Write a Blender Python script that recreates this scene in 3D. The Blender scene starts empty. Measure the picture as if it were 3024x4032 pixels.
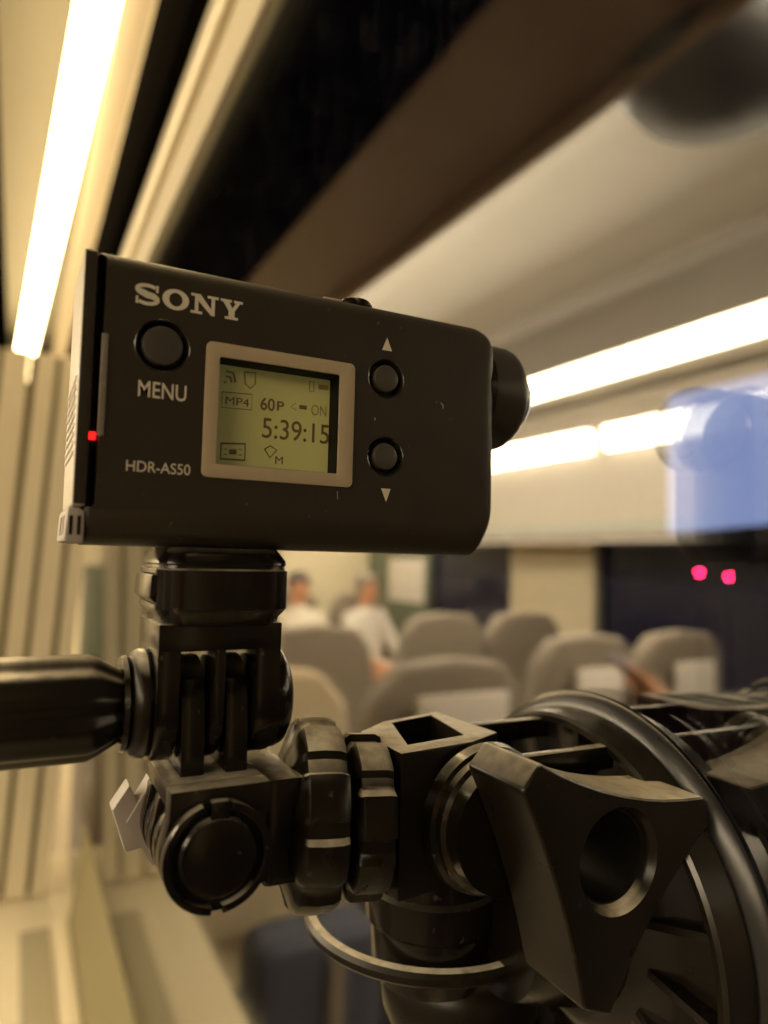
import bpy, bmesh, math, random
from mathutils import Vector, Matrix, Euler
random.seed(7)
D = bpy.data
SC = bpy.context.scene
COL = SC.collection
rad = math.radians

# ------------------------------------------------------------------ camera
YAW, PITCH, ROLL, FPX = rad(27.26), rad(3.726), rad(1.4), 2800.0
_f = Vector((math.sin(YAW) * math.cos(PITCH), math.cos(YAW) * math.cos(PITCH), math.sin(PITCH)))
_r = Vector((math.cos(YAW), -math.sin(YAW), 0.0))
_u = _r.cross(_f)
CR = math.cos(ROLL) * _r + math.sin(ROLL) * _u
CU = -math.sin(ROLL) * _r + math.cos(ROLL) * _u
CF = _f
cam_data = D.cameras.new('camera')
cam_data.sensor_fit = 'VERTICAL'
cam_data.sensor_height = 36.0
cam_data.lens = FPX / 4032.0 * 36.0
cam_data.clip_start = 0.004
cam_data.clip_end = 400.0
cam_data.dof.use_dof = True
cam_data.dof.focus_distance = 0.134
cam_data.dof.aperture_fstop = 10.0
cam = D.objects.new('camera', cam_data)
COL.objects.link(cam)
cam.matrix_world = Matrix(((CR.x, CU.x, -CF.x, 0), (CR.y, CU.y, -CF.y, 0), (CR.z, CU.z, -CF.z, 0), (0, 0, 0, 1)))
SC.camera = cam

# ------------------------------------------------------------------ world (night outside) and exposure
W = D.worlds.new('World')
SC.world = W
W.use_nodes = True
W.node_tree.nodes['Background'].inputs[0].default_value = (0.06, 0.08, 0.22, 1)
W.node_tree.nodes['Background'].inputs[1].default_value = 0.02
SC.view_settings.view_transform = 'Standard'
SC.view_settings.look = 'None'
SC.view_settings.exposure = 0.0
SC.view_settings.gamma = 1.0
SC.view_settings.use_curve_mapping = False
cy = SC.cycles
cy.use_denoising = True
cy.max_bounces = 12
cy.diffuse_bounces = 5
cy.glossy_bounces = 6
cy.transparent_max_bounces = 24
cy.caustics_reflective = False
cy.caustics_refractive = False
cy.sample_clamp_indirect = 4.0

# lamp strengths (used by the strip lamps below)
LAMP_WARM, LAMP_SOFT = (1.0, 0.72, 0.35), (1.0, 0.81, 0.53)
LAMP_COVE_COL = (1.0, 0.85, 0.62)
LAMP_NEAR, LAMP_FAR, LAMP_COVE = 26.0, 26.0, 240.0

# ------------------------------------------------------------------ pixel helpers (photo pixels, 3024 x 4032)
def ray(x, y):
    return CR * ((x - 1512) / FPX) - CU * ((y - 2016) / FPX) + CF

def on(axis, x, y, v):
    d = ray(x, y)
    return d * (v / d[axis])

# ------------------------------------------------------------------ materials
def mat(name, col, rough=0.5, metal=0.0, noise=0.0, nscale=80.0, bump=0.0, bscale=600.0, spec=0.5,
        emit=None, estr=0.0, sheen=0.0, rvar=0.0, speck=0.0, coat=0.0, top_light=0.0):
    m = D.materials.new(name)
    m.use_nodes = True
    nt = m.node_tree
    b = nt.nodes['Principled BSDF']
    b.inputs['Base Color'].default_value = (*col, 1)
    b.inputs['Roughness'].default_value = rough
    b.inputs['Metallic'].default_value = metal
    b.inputs['Specular IOR Level'].default_value = spec
    b.inputs['Sheen Weight'].default_value = sheen
    b.inputs['Coat Weight'].default_value = coat
    if emit:
        b.inputs['Emission Color'].default_value = (*emit, 1)
        b.inputs['Emission Strength'].default_value = estr
    tc = nt.nodes.new('ShaderNodeTexCoord')
    if noise or rvar:
        n = nt.nodes.new('ShaderNodeTexNoise')
        n.inputs['Scale'].default_value = nscale
        n.inputs['Detail'].default_value = 6
        n.inputs['Roughness'].default_value = 0.65
        nt.links.new(tc.outputs['Object'], n.inputs['Vector'])
        if noise:
            r = nt.nodes.new('ShaderNodeMapRange')
            r.inputs['To Min'].default_value = 1 - noise
            r.inputs['To Max'].default_value = 1 + noise
            nt.links.new(n.outputs['Fac'], r.inputs['Value'])
            mx = nt.nodes.new('ShaderNodeVectorMath')
            mx.operation = 'SCALE'
            mx.inputs[0].default_value = col
            nt.links.new(r.outputs[0], mx.inputs['Scale'])
            out = mx.outputs[0]
            if speck:
                v = nt.nodes.new('ShaderNodeTexNoise')
                v.inputs['Scale'].default_value = 420.0
                v.inputs['Detail'].default_value = 3
                nt.links.new(tc.outputs['Object'], v.inputs['Vector'])
                cr = nt.nodes.new('ShaderNodeMapRange')
                cr.inputs['From Min'].default_value = 0.69
                cr.inputs['From Max'].default_value = 0.76
                nt.links.new(v.outputs['Fac'], cr.inputs['Value'])
                mm = nt.nodes.new('ShaderNodeMath')
                mm.operation = 'MULTIPLY'
                mm.inputs[1].default_value = speck
                nt.links.new(cr.outputs[0], mm.inputs[0])
                mc = nt.nodes.new('ShaderNodeMix')
                mc.data_type = 'RGBA'
                nt.links.new(mm.outputs[0], mc.inputs['Factor'])
                nt.links.new(out, mc.inputs[6])
                mc.inputs[7].default_value = (0.35, 0.33, 0.28, 1)
                out = mc.outputs[2]
            nt.links.new(out, b.inputs['Base Color'])
        if rvar:
            r2 = nt.nodes.new('ShaderNodeMapRange')
            r2.inputs['To Min'].default_value = max(0.05, rough - rvar)
            r2.inputs['To Max'].default_value = min(1, rough + rvar)
            nt.links.new(n.outputs['Fac'], r2.inputs['Value'])
            nt.links.new(r2.outputs[0], b.inputs['Roughness'])
    if top_light:  # pale tone painted on upward faces, standing in for lamp and ceiling light
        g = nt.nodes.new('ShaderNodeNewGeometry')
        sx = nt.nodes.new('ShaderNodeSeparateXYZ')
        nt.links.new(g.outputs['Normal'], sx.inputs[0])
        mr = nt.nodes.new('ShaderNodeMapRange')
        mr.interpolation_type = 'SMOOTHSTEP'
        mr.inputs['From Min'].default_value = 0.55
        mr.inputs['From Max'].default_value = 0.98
        mr.inputs['To Max'].default_value = top_light
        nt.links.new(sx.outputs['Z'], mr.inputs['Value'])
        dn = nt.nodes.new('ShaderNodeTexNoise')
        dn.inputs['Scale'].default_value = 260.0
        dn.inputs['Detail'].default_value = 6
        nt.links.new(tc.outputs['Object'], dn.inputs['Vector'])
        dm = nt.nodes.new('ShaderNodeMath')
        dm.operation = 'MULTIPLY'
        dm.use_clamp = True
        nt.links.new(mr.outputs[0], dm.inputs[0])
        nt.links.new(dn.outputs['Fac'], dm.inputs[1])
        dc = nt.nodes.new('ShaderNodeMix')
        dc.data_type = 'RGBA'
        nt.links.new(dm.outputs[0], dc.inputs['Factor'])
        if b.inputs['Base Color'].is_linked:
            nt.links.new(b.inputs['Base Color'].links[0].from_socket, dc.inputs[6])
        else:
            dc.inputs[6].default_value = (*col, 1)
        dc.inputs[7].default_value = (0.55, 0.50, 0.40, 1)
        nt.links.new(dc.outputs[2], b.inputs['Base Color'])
    if bump:
        n2 = nt.nodes.new('ShaderNodeTexNoise')
        n2.inputs['Scale'].default_value = bscale
        n2.inputs['Detail'].default_value = 2
        nt.links.new(tc.outputs['Object'], n2.inputs['Vector'])
        bp = nt.nodes.new('ShaderNodeBump')
        bp.inputs['Strength'].default_value = bump
        bp.inputs['Distance'].default_value = 0.00002
        nt.links.new(n2.outputs['Fac'], bp.inputs['Height'])
        nt.links.new(bp.outputs[0], b.inputs['Normal'])
    return m

M = {}
M['body'] = mat('matte_black_camera_shell', (0.019, 0.0138, 0.0074), 0.48, noise=0.25, nscale=90, bump=0.35, bscale=2600, spec=0.28, rvar=0.08, speck=0.2)
M['black'] = mat('black_plastic', (0.0045, 0.0034, 0.0020), 0.20, noise=0.3, nscale=120, bump=0.25, bscale=1800, rvar=0.08, speck=0.12, spec=0.35, top_light=0.9)
M['knobplastic'] = mat('worn_black_plastic', (0.0065, 0.0048, 0.0027), 0.30, noise=0.3, nscale=70, bump=0.25, bscale=1500, rvar=0.10, speck=0.12, spec=0.25, top_light=1.9)
M['ringblk'] = mat('glossy_black_ring', (0.010, 0.009, 0.007), 0.18, spec=1.0)
M['cap'] = mat('button_cap', (0.034, 0.029, 0.021), 0.45, noise=0.2, nscale=300, bump=0.3, bscale=2500)
M['deep'] = mat('deep_black', (0.003, 0.0027, 0.0022), 0.6, spec=0.15)
M['rubber'] = mat('black_rubber', (0.014, 0.014, 0.016), 0.3, noise=0.2, nscale=60, rvar=0.1)
M['latchgrey'] = mat('grey_latch', (0.16, 0.14, 0.11), 0.5, noise=0.4, nscale=900)
M['grey'] = mat('lit_rough_plastic', (0.50, 0.46, 0.38), 0.42, noise=0.4, nscale=900, bump=0.6, bscale=1500)  # rear cover tone lightened, painting in the grazing light on its left side
M['pale'] = mat('pale_grey_plastic', (0.34, 0.31, 0.28), 0.45, noise=0.1, nscale=200, bump=0.2)
M['tan'] = mat('tan_plastic', (0.008, 0.006, 0.0035), 0.25, noise=0.15, nscale=60, rvar=0.1)
M['print'] = mat('silver_print', (0.62, 0.58, 0.48), 0.45, noise=0.15, nscale=900)
M['bezel'] = mat('champagne_bezel', (0.38, 0.31, 0.21), 0.38, noise=0.08, nscale=300, bump=0.1)
M['lcd'] = mat('lcd_green', (0.46, 0.44, 0.16), 0.35, noise=0.10, nscale=60, emit=(0.40, 0.42, 0.14), estr=0.07)
M['ink'] = mat('lcd_ink', (0.13, 0.085, 0.03), 0.5)
M['inkfaint'] = mat('lcd_ink_faint', (0.27, 0.22, 0.08), 0.5)
M['lensglass'] = mat('coated_lens_glass', (0.25, 0.24, 0.28), 0.06, spec=1.0, coat=1.0)
M['led'] = mat('red_led', (0.5, 0.0, 0.0), 0.4, emit=(1, 0.01, 0.01), estr=2.5)
M['cream'] = mat('cream_laminate', (0.68, 0.60, 0.43), 0.5, noise=0.06, nscale=6)
M['ceil'] = mat('ceiling_laminate', (0.84, 0.80, 0.71), 0.55, noise=0.05, nscale=3)
M['frame'] = mat('painted_aluminium', (0.70, 0.63, 0.46), 0.38, noise=0.06, nscale=30)
M['darkgap'] = mat('black_gasket', (0.004, 0.0035, 0.003), 1.0, spec=0.0)
M['brown'] = mat('dark_brown_rack_panel', (0.19, 0.135, 0.085), 0.6, noise=0.2, nscale=4)
M['greywall'] = mat('grey_wall_panel', (0.34, 0.31, 0.27), 0.5, noise=0.06, nscale=4)
M['green'] = mat('dark_green_door', (0.10, 0.115, 0.075), 0.5, noise=0.1, nscale=5)
M['olive'] = mat('olive_rubber', (0.20, 0.175, 0.09), 0.6, noise=0.1, nscale=20)
M['greygreen'] = mat('grey_green_reveal', (0.24, 0.235, 0.165), 0.5, noise=0.1, nscale=8)
M['farglass'] = mat('dark_night_glass', (0.012, 0.013, 0.030), 0.08, spec=0.3)
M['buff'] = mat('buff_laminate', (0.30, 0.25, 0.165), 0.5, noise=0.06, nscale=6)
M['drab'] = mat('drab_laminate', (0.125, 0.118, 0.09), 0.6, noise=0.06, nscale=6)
M['floor'] = mat('speckled_floor', (0.14, 0.12, 0.10), 0.6, noise=0.3, nscale=60)
M['seat'] = mat('beige_seat_fabric', (0.18, 0.148, 0.112), 0.9, noise=0.25, nscale=120, sheen=0.2)
M['litseat'] = mat('lit_seat_fabric', (0.55, 0.46, 0.32), 0.9, noise=0.15, nscale=60)  # lightened copy of the seat fabric, painting light onto one seat
M['white'] = mat('white_cloth_cover', (0.75, 0.70, 0.64), 0.85, noise=0.08, nscale=60)
M['navy'] = mat('dark_blue_canvas', (0.045, 0.05, 0.075), 0.8, noise=0.3, nscale=40)
M['skin'] = mat('skin', (0.55, 0.27, 0.15), 0.5, noise=0.1, nscale=20)
M['hair'] = mat('dark_hair', (0.03, 0.025, 0.025), 0.6, noise=0.3, nscale=60)
M['shirt'] = mat('pale_shirt', (0.72, 0.66, 0.55), 0.85, noise=0.12, nscale=15)
M['lilac'] = mat('lilac_grey_shirt', (0.42, 0.38, 0.46), 0.85, noise=0.12, nscale=15)
M['trousers'] = mat('dark_trousers', (0.04, 0.045, 0.07), 0.85, noise=0.2, nscale=25)
M['grille'] = mat('perforated_grille', (0.33, 0.30, 0.20), 0.5, noise=0.5, nscale=700)
M['dirtmetal'] = mat('dark_metal', (0.05, 0.05, 0.05), 0.5)

def lamp_mat(name, col, s):
    m = D.materials.new(name)
    m.use_nodes = True
    nt = m.node_tree
    nt.nodes.clear()
    e = nt.nodes.new('ShaderNodeEmission')
    e.inputs[0].default_value = (*col, 1)
    e.inputs[1].default_value = s
    o = nt.nodes.new('ShaderNodeOutputMaterial')
    nt.links.new(e.outputs[0], o.inputs[0])
    return m

M['lampn'] = lamp_mat('lamp_near', LAMP_WARM, LAMP_NEAR)
M['lampf'] = lamp_mat('lamp_far', LAMP_SOFT, LAMP_FAR)
M['lampc'] = lamp_mat('lamp_cove', LAMP_COVE_COL, LAMP_COVE)
M['red'] = lamp_mat('red_signal_glow', (1.0, 0.01, 0.06), 260.0)
M['orange'] = lamp_mat('orange_glow', (1.0, 0.55, 0.12), 5.0)
M['redsmall'] = lamp_mat('red_glow', (1.0, 0.10, 0.05), 2.5)
M['blue'] = lamp_mat('blue_glow', (0.46, 0.54, 0.92), 1.9)

def glass_mat():
    m = D.materials.new('coated_window_glass')
    m.use_nodes = True
    nt = m.node_tree
    nt.nodes.clear()
    N = nt.nodes.new
    geo = N('ShaderNodeNewGeometry')
    dot = N('ShaderNodeVectorMath'); dot.operation = 'DOT_PRODUCT'
    nt.links.new(geo.outputs['Incoming'], dot.inputs[0]); nt.links.new(geo.outputs['Normal'], dot.inputs[1])
    ab = N('ShaderNodeMath'); ab.operation = 'ABSOLUTE'; nt.links.new(dot.outputs['Value'], ab.inputs[0])
    sb = N('ShaderNodeMath'); sb.operation = 'SUBTRACT'; sb.inputs[0].default_value = 1.0; nt.links.new(ab.outputs[0], sb.inputs[1])
    pw = N('ShaderNodeMath'); pw.operation = 'POWER'; pw.inputs[1].default_value = 4.0; nt.links.new(sb.outputs[0], pw.inputs[0])
    mr = N('ShaderNodeMapRange'); mr.inputs['To Min'].default_value = 0.30; mr.inputs['To Max'].default_value = 0.75
    nt.links.new(pw.outputs[0], mr.inputs['Value'])
    tr = N('ShaderNodeBsdfTransparent'); tr.inputs[0].default_value = (0.93, 0.95, 0.97, 1)
    gl = N('ShaderNodeBsdfGlossy'); gl.inputs['Roughness'].default_value = 0.0
    mx = N('ShaderNodeMixShader')
    nt.links.new(mr.outputs[0], mx.inputs[0]); nt.links.new(tr.outputs[0], mx.inputs[1]); nt.links.new(gl.outputs[0], mx.inputs[2])
    # thin greasy film and dust
    df = N('ShaderNodeBsdfDiffuse'); df.inputs[0].default_value = (0.7, 0.66, 0.58, 1)
    tc = N('ShaderNodeTexCoord')
    mp = N('ShaderNodeMapping'); mp.inputs['Scale'].default_value = (1, 26, 9); mp.inputs['Rotation'].default_value = (0.5, 0, 0)
    nt.links.new(tc.outputs['Object'], mp.inputs[0])
    nz = N('ShaderNodeTexNoise'); nz.inputs['Scale'].default_value = 3.0; nz.inputs['Detail'].default_value = 8; nz.inputs['Roughness'].default_value = 0.75
    nt.links.new(mp.outputs[0], nz.inputs['Vector'])
    m2 = N('ShaderNodeMapRange'); m2.inputs['From Min'].default_value = 0.52; m2.inputs['From Max'].default_value = 0.8
    m2.inputs['To Min'].default_value = 0.0; m2.inputs['To Max'].default_value = 0.02
    nt.links.new(nz.outputs['Fac'], m2.inputs['Value'])
    mx2 = N('ShaderNodeMixShader')
    nt.links.new(m2.outputs[0], mx2.inputs[0]); nt.links.new(mx.outputs[0], mx2.inputs[1]); nt.links.new(df.outputs[0], mx2.inputs[2])
    o = N('ShaderNodeOutputMaterial')
    nt.links.new(mx2.outputs[0], o.inputs[0])
    return m

M['glass'] = glass_mat()

# ------------------------------------------------------------------ object helpers
# geometry for the camera and mount is written in millimetres, for the coach in metres
def thing(name, label, cat, loc, group=None):
    o = D.objects.new(name, None)
    COL.objects.link(o)
    o.empty_display_size = 0.01
    o.location = loc
    o['label'] = label
    o['category'] = cat
    if group:
        o['group'] = group
    return o

def wloc(o):
    v = Vector((0, 0, 0))
    while o:
        v = v + o.location
        o = o.parent
    return v

def build(name, bm, material, parent=None, unit=0.001, smooth=35, label=None, kind=None, cat=None, group=None):
    """link a bmesh (world coordinates) as one mesh object, origin at its middle"""
    for v in bm.verts:
        v.co *= unit
    bmesh.ops.recalc_face_normals(bm, faces=bm.faces[:])
    xs = [v.co for v in bm.verts]
    lo = Vector([min(p[i] for p in xs) for i in range(3)])
    hi = Vector([max(p[i] for p in xs) for i in range(3)])
    c = (lo + hi) / 2
    for v in bm.verts:
        v.co -= c
    me = D.meshes.new(name)
    bm.to_mesh(me)
    bm.free()
    if smooth:
        for p in me.polygons:
            p.use_smooth = True
        me.set_sharp_from_angle(angle=rad(smooth))
    me.materials.append(material)
    o = D.objects.new(name, me)
    COL.objects.link(o)
    if parent:
        o.parent = parent
        o.location = c - wloc(parent)
    else:
        o.location = c
    if label:
        o['label'] = label
    if kind:
        o['kind'] = kind
    if cat:
        o['category'] = cat
    if group:
        o['group'] = group
    return o

def bev(bm, w, seg=2, ang=30):
    es = [e for e in bm.edges if len(e.link_faces) == 2 and e.calc_face_angle(0) > rad(ang)]
    if es and w > 0:
        bmesh.ops.bevel(bm, geom=es, offset=w, segments=seg, profile=0.6, affect='EDGES', clamp_overlap=True)
    return bm

def box(x0, x1, y0, y1, z0, z1, b=0.0, seg=2, bm=None):
    n = bmesh.new()
    vs = [n.verts.new((x, y, z)) for x in (x0, x1) for y in (y0, y1) for z in (z0, z1)]
    for f in ((0, 1, 3, 2), (4, 6, 7, 5), (0, 4, 5, 1), (2, 3, 7, 6), (0, 2, 6, 4), (1, 5, 7, 3)):
        n.faces.new([vs[i] for i in f])
    bmesh.ops.recalc_face_normals(n, faces=n.faces[:])
    bev(n, b, seg)
    return merge(bm, n)

def merge(a, b):
    if a is None:
        return b
    me = D.meshes.new('tmp')
    b.to_mesh(me)
    b.free()
    a.from_mesh(me)
    D.meshes.remove(me)
    return a

def prism(poly, axis, a0, a1, b=0.0, seg=2, holes=(), bm=None):
    """extrude a polygon (u, v) along an axis; u, v are the two remaining axes in xyz order"""
    n = bmesh.new()
    def P(u, v, a):
        c = [u, v]
        c.insert(axis, a)
        return c
    A = [n.verts.new(P(u, v, a0)) for u, v in poly]
    B = [n.verts.new(P(u, v, a1)) for u, v in poly]
    k = len(poly)
    for i in range(k):
        n.faces.new((A[i], A[(i + 1) % k], B[(i + 1) % k], B[i]))
    if not holes:
        n.faces.new(A[::-1]); n.faces.new(B)
    else:
        for ring, a in ((A, a0), (B, a1)):
            loops = [ring]
            for h in holes:
                loops.append([n.verts.new(P(u, v, a)) for u, v in h])
            es = []
            for lp in loops:
                for i in range(len(lp)):
                    e = n.edges.get((lp[i], lp[(i + 1) % len(lp)])) or n.edges.new((lp[i], lp[(i + 1) % len(lp)]))
                    es.append(e)
            bmesh.ops.triangle_fill(n, use_beauty=True, use_dissolve=False, edges=es)
            if ring is A:
                HA = loops[1:]
            else:
                for la, lb in zip(HA, loops[1:]):
                    for i in range(len(la)):
                        j = (i + 1) % len(la)
                        n.faces.new((la[i], la[j], lb[j], lb[i]))
    bmesh.ops.recalc_face_normals(n, faces=n.faces[:])
    bev(n, b, seg)
    return merge(bm, n)

def frame_of(axis):
    a = Vector(axis).normalized()
    h = Vector((0, 0, 1)) if abs(a.z) < 0.9 else Vector((1, 0, 0))
    u = h.cross(a).normalized()
    return a, u, a.cross(u)

def lathe(center, axis, prof, n=48, lobe=None, bm=None, a0=0.0, a1=2 * math.pi, caps=True):
    """revolve (t, r) points around an axis; lobe(angle) scales the radius"""
    m = bmesh.new()
    a, u, v = frame_of(axis)
    c = Vector(center)
    closed = abs(a1 - a0 - 2 * math.pi) < 1e-6
    rings = []
    for t, r in prof:
        if r < 1e-6:
            rings.append([m.verts.new(c + a * t)])
            continue
        ring = []
        for i in range(n if closed else n + 1):
            th = a0 + (a1 - a0) * i / n
            s = lobe(th, t) if lobe else 1.0
            ring.append(m.verts.new(c + a * t + (u * math.cos(th) + v * math.sin(th)) * r * s))
        rings.append(ring)
    for A, B in zip(rings, rings[1:]):
        k = max(len(A), len(B))
        for i in range(k if closed else k - 1):
            j = (i + 1) % k if closed else i + 1
            if len(A) == 1 and len(B) == 1:
                continue
            if len(A) == 1:
                m.faces.new((A[0], B[i], B[j]))
            elif len(B) == 1:
                m.faces.new((A[i], A[j], B[0]))
            else:
                m.faces.new((A[i], A[j], B[j], B[i]))
    loop = len(rings[0]) > 1 and abs(prof[0][1] - prof[-1][1]) < 1.0 and prof[0][1] > 3 and caps is None
    if caps is False or loop:            # a closed hoop: join the profile's two ends instead of capping it
        A, B = rings[-1], rings[0]
        for i in range(len(A)):
            j = (i + 1) % len(A)
            m.faces.new((A[i], A[j], B[j], B[i]))
    else:
        for ring in (rings[0], rings[-1]):
            if len(ring) > 2 and closed:
                m.faces.new(ring)
    bmesh.ops.recalc_face_normals(m, faces=m.faces[:])
    return merge(bm, m)

def disc_prof(t0, t1, r, e=0.5, r0=0.0):
    return [(t0, r0), (t0, r - e), (t0 + e * .3, r - e * .3), (t0 + e, r), (t1 - e, r), (t1 - e * .3, r - e * .3), (t1, r - e), (t1, r0)]

def rrect(x0, x1, z0, z1, r, n=6):
    pts = []
    for cx, cz, a in ((x1 - r, z1 - r, 0), (x0 + r, z1 - r, 90), (x0 + r, z0 + r, 180), (x1 - r, z0 + r, 270)):
        for i in range(n + 1):
            t = rad(a + 90 * i / n)
            pts.append((cx + r * math.cos(t), cz + r * math.sin(t)))
    return pts

def circle(cx, cz, r, n=40):
    return [(cx + r * math.cos(2 * math.pi * i / n), cz + r * math.sin(2 * math.pi * i / n)) for i in range(n)]

def cut(bm, cutters):
    """boolean difference on bmeshes, done on temporary objects"""
    def tmp(b):
        bmesh.ops.recalc_face_normals(b, faces=b.faces[:])
        me = D.meshes.new('tmp'); b.to_mesh(me); b.free()
        o = D.objects.new('tmp', me); COL.objects.link(o); return o
    A = tmp(bm)
    obs = [tmp(c) for c in cutters]
    for c in obs:
        md = A.modifiers.new('b', 'BOOLEAN'); md.operation = 'DIFFERENCE'; md.solver = 'EXACT'; md.object = c
    dg = bpy.context.evaluated_depsgraph_get()
    ev = A.evaluated_get(dg)
    me = D.meshes.new_from_object(ev)
    out = bmesh.new(); out.from_mesh(me)
    D.meshes.remove(me)
    for o in [A] + obs:
        m_ = o.data
        D.objects.remove(o); D.meshes.remove(m_)
    return out

def text_bm(s, x0, x1, zbase, height, y, thick=0.12, bold=0.0):
    """lettering lying on the plane y, facing -y, fitted to a box"""
    cu = D.curves.new('txt', 'FONT')
    cu.body = s
    cu.size = 1.0
    cu.extrude = 0.02
    cu.offset = bold
    o = D.objects.new('txt', cu)
    COL.objects.link(o)
    dg = bpy.context.evaluated_depsgraph_get()
    me = D.meshes.new_from_object(o.evaluated_get(dg))
    bm = bmesh.new(); bm.from_mesh(me)
    D.objects.remove(o); D.curves.remove(cu); D.meshes.remove(me)
    ax = min(v.co.x for v in bm.verts); bx = max(v.co.x for v in bm.verts)
    ay = min(v.co.y for v in bm.verts); by = max(v.co.y for v in bm.verts)
    for v in bm.verts:
        x = x0 + (v.co.x - ax) / (bx - ax) * (x1 - x0)
        z = zbase + (v.co.y - ay) / (by - ay) * height
        v.co = (x, y - thick * (0.5 + v.co.z / 0.04), z)
    return bm

def stroke(pts, w, y, thick=0.12, bm=None):
    """flat band along a polyline in the XZ plane; w is a width or a list of widths"""
    n = bmesh.new()
    k = len(pts)
    ws = w if isinstance(w, (list, tuple)) else [w] * k
    L, Rr = [], []
    for i, (x, z) in enumerate(pts):
        p = pts[max(i - 1, 0)]; q = pts[min(i + 1, k - 1)]
        d = Vector((q[0] - p[0], q[1] - p[1])).normalized()
        nn = Vector((-d.y, d.x)) * ws[i] / 2
        L.append((x + nn.x, z + nn.y)); Rr.append((x - nn.x, z - nn.y))
    for yy in (y, y - thick):
        A = [n.verts.new((x, yy, z)) for x, z in L]; B = [n.verts.new((x, yy, z)) for x, z in Rr]
        for i in range(k - 1):
            n.faces.new((A[i], A[i + 1], B[i + 1], B[i]))
        if yy == y:
            A0, B0 = A, B
    for P_, Q_ in ((A0, A), (B0, B)):
        for i in range(k - 1):
            n.faces.new((P_[i], P_[i + 1], Q_[i + 1], Q_[i]))
    n.faces.new((A0[0], B0[0], B[0], A[0])); n.faces.new((A0[-1], B0[-1], B[-1], A[-1]))
    bmesh.ops.recalc_face_normals(n, faces=n.faces[:])
    return merge(bm, n)

# =================================================================== THE COACH (metres)
GX = 0.126                       # inner face of the window glass
WOPP = -2.45                     # opposite side wall
YB, YE = -2.6, 5.5               # end walls
FLOOR, CEIL = -1.22, 0.86
def mb(name, bm, m, **k):
    return build(name, bm, m, unit=1.0, **k)

floor = mb('floor', box(WOPP - .1, .25, YB, YE, FLOOR - .05, FLOOR), M['floor'], kind='structure')
mb('ceiling', box(WOPP - .1, -.151, YB, YE, CEIL + .032, CEIL + .06), M['ceil'], kind='structure')
mb('wall_rear', box(WOPP - .1, .25, YB - .05, YB, FLOOR, 1.16), M['brown'], kind='structure')
bulk = mb('wall_end', box(WOPP - .1, .25, YE, YE + .05, FLOOR, 1.16), M['cream'], kind='structure')
# opposite wall: lower panel, upper panel and pillars between its windows
ow = mb('wall_opposite', box(WOPP - .1, WOPP, YB, YE, FLOOR, -.62), M['greywall'], kind='structure')
mb('upper_panel', box(WOPP - .1, WOPP, YB, YE, .12, CEIL), M['greywall'], parent=ow)
for y0, y1, m in ((2.82, 3.52, 'cream'), (4.5, 5.5, 'green'), (-.3, .25, 'cream'), (YB, -2.0, 'cream')):
    mb('pillar', box(WOPP - .1, WOPP + .012, y0, y1, -.62, .118), M[m], parent=ow)
for y0, y1 in ((3.52, 4.5), (.25, 2.82), (-2.0, -.3)):
    w = thing('far_window', 'dark coach window in the opposite wall, seen only in the mirror of the glass', 'window', (WOPP - .05, (y0 + y1) / 2, -.62), group='windows of the opposite wall')
    mb('pane', box(WOPP - .06, WOPP - .05, y0 + .03, y1 - .03, -.59, .09), M['farglass'], parent=w)
    mb('frame', prism([(y0, -.62), (y1, -.62), (y1, .118), (y0, .118)], 0, WOPP - .07, WOPP - .02, holes=[[(y0 + .03, -.59), (y1 - .03, -.59), (y1 - .03, .09), (y0 + .03, .09)]]), M['dirtmetal'], parent=w)
# this side: wall below the window, header above it
wn = mb('wall_window_side', box(.142, .25, YB, YE, FLOOR, -.625), M['cream'], kind='structure')
mb('header_panel', box(.142, .25, YB, YE, .81, CEIL + .04), M['cream'], parent=wn)
mb('pier', box(.142, .25, 1.62, YE, -.625, .515), M['cream'], parent=wn)
mb('pier', box(.142, .25, YB, -.75, -.625, .515), M['cream'], parent=wn)

# the window the mount is stuck to
win = thing('coach_window', 'large dark train window reflecting the lit coach interior behind the camera', 'window', (GX, .45, -.62))
mb('inner_pane', box(GX, GX + .004, -.75, 1.62, -.625, .352), M['glass'], parent=win)
mb('outer_pane', box(GX + .006, GX + .010, -.75, 1.62, -.625, .352), M['glass'], parent=win)
mb('top_frame', box(GX - .004, GX + .02, -.75, 1.62, .354, .468, .004), M['frame'], parent=win)
mb('top_frame_lip', box(GX - .012, GX - .0045, -.75, 1.62, .400, .416, .002), M['frame'], parent=win)
mb('top_gasket', box(GX - .016, GX + .02, -.75, 1.62, .470, .482), M['darkgap'], parent=win)
# dark slot above the frame, sloped panel and strip lamp beside the ceiling
sl0 = thing('blind_slot', 'dark slot running along the top of the window frame', 'slot', (.15, .4, .48))
mb('slot_back', box(.150, .1415, -2.5, 5.4, .484, .80), M['darkgap'], parent=sl0)
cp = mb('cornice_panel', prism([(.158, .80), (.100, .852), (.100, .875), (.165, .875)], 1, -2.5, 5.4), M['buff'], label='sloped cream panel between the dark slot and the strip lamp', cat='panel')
lam = thing('near_strip_lamp', 'long bright strip lamp running along the ceiling above the window', 'lamp', (.05, 1.0, .85))
q0, q1, q2, q3 = (on(2, *p, .852) for p in ((302, 0), (476, 0), (112, 1500), (44, 1500)))
def back(a, b, y):
    return a + (b - a) * ((y - a.y) / (b.y - a.y))
q0, q1 = back(q0, q3, -1.3), back(q1, q2, -1.3)
n = bmesh.new()
lo = [n.verts.new(q) for q in (q0, q1, q2, q3)]
hi_ = [n.verts.new(q + Vector((0, 0, .012))) for q in (q0, q1, q2, q3)]
n.faces.new(lo); n.faces.new(hi_[::-1])
for i in range(4):
    n.faces.new((lo[i], lo[(i + 1) % 4], hi_[(i + 1) % 4], hi_[i]))
mb('diffuser', n, M['lampn'], parent=lam)
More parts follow.
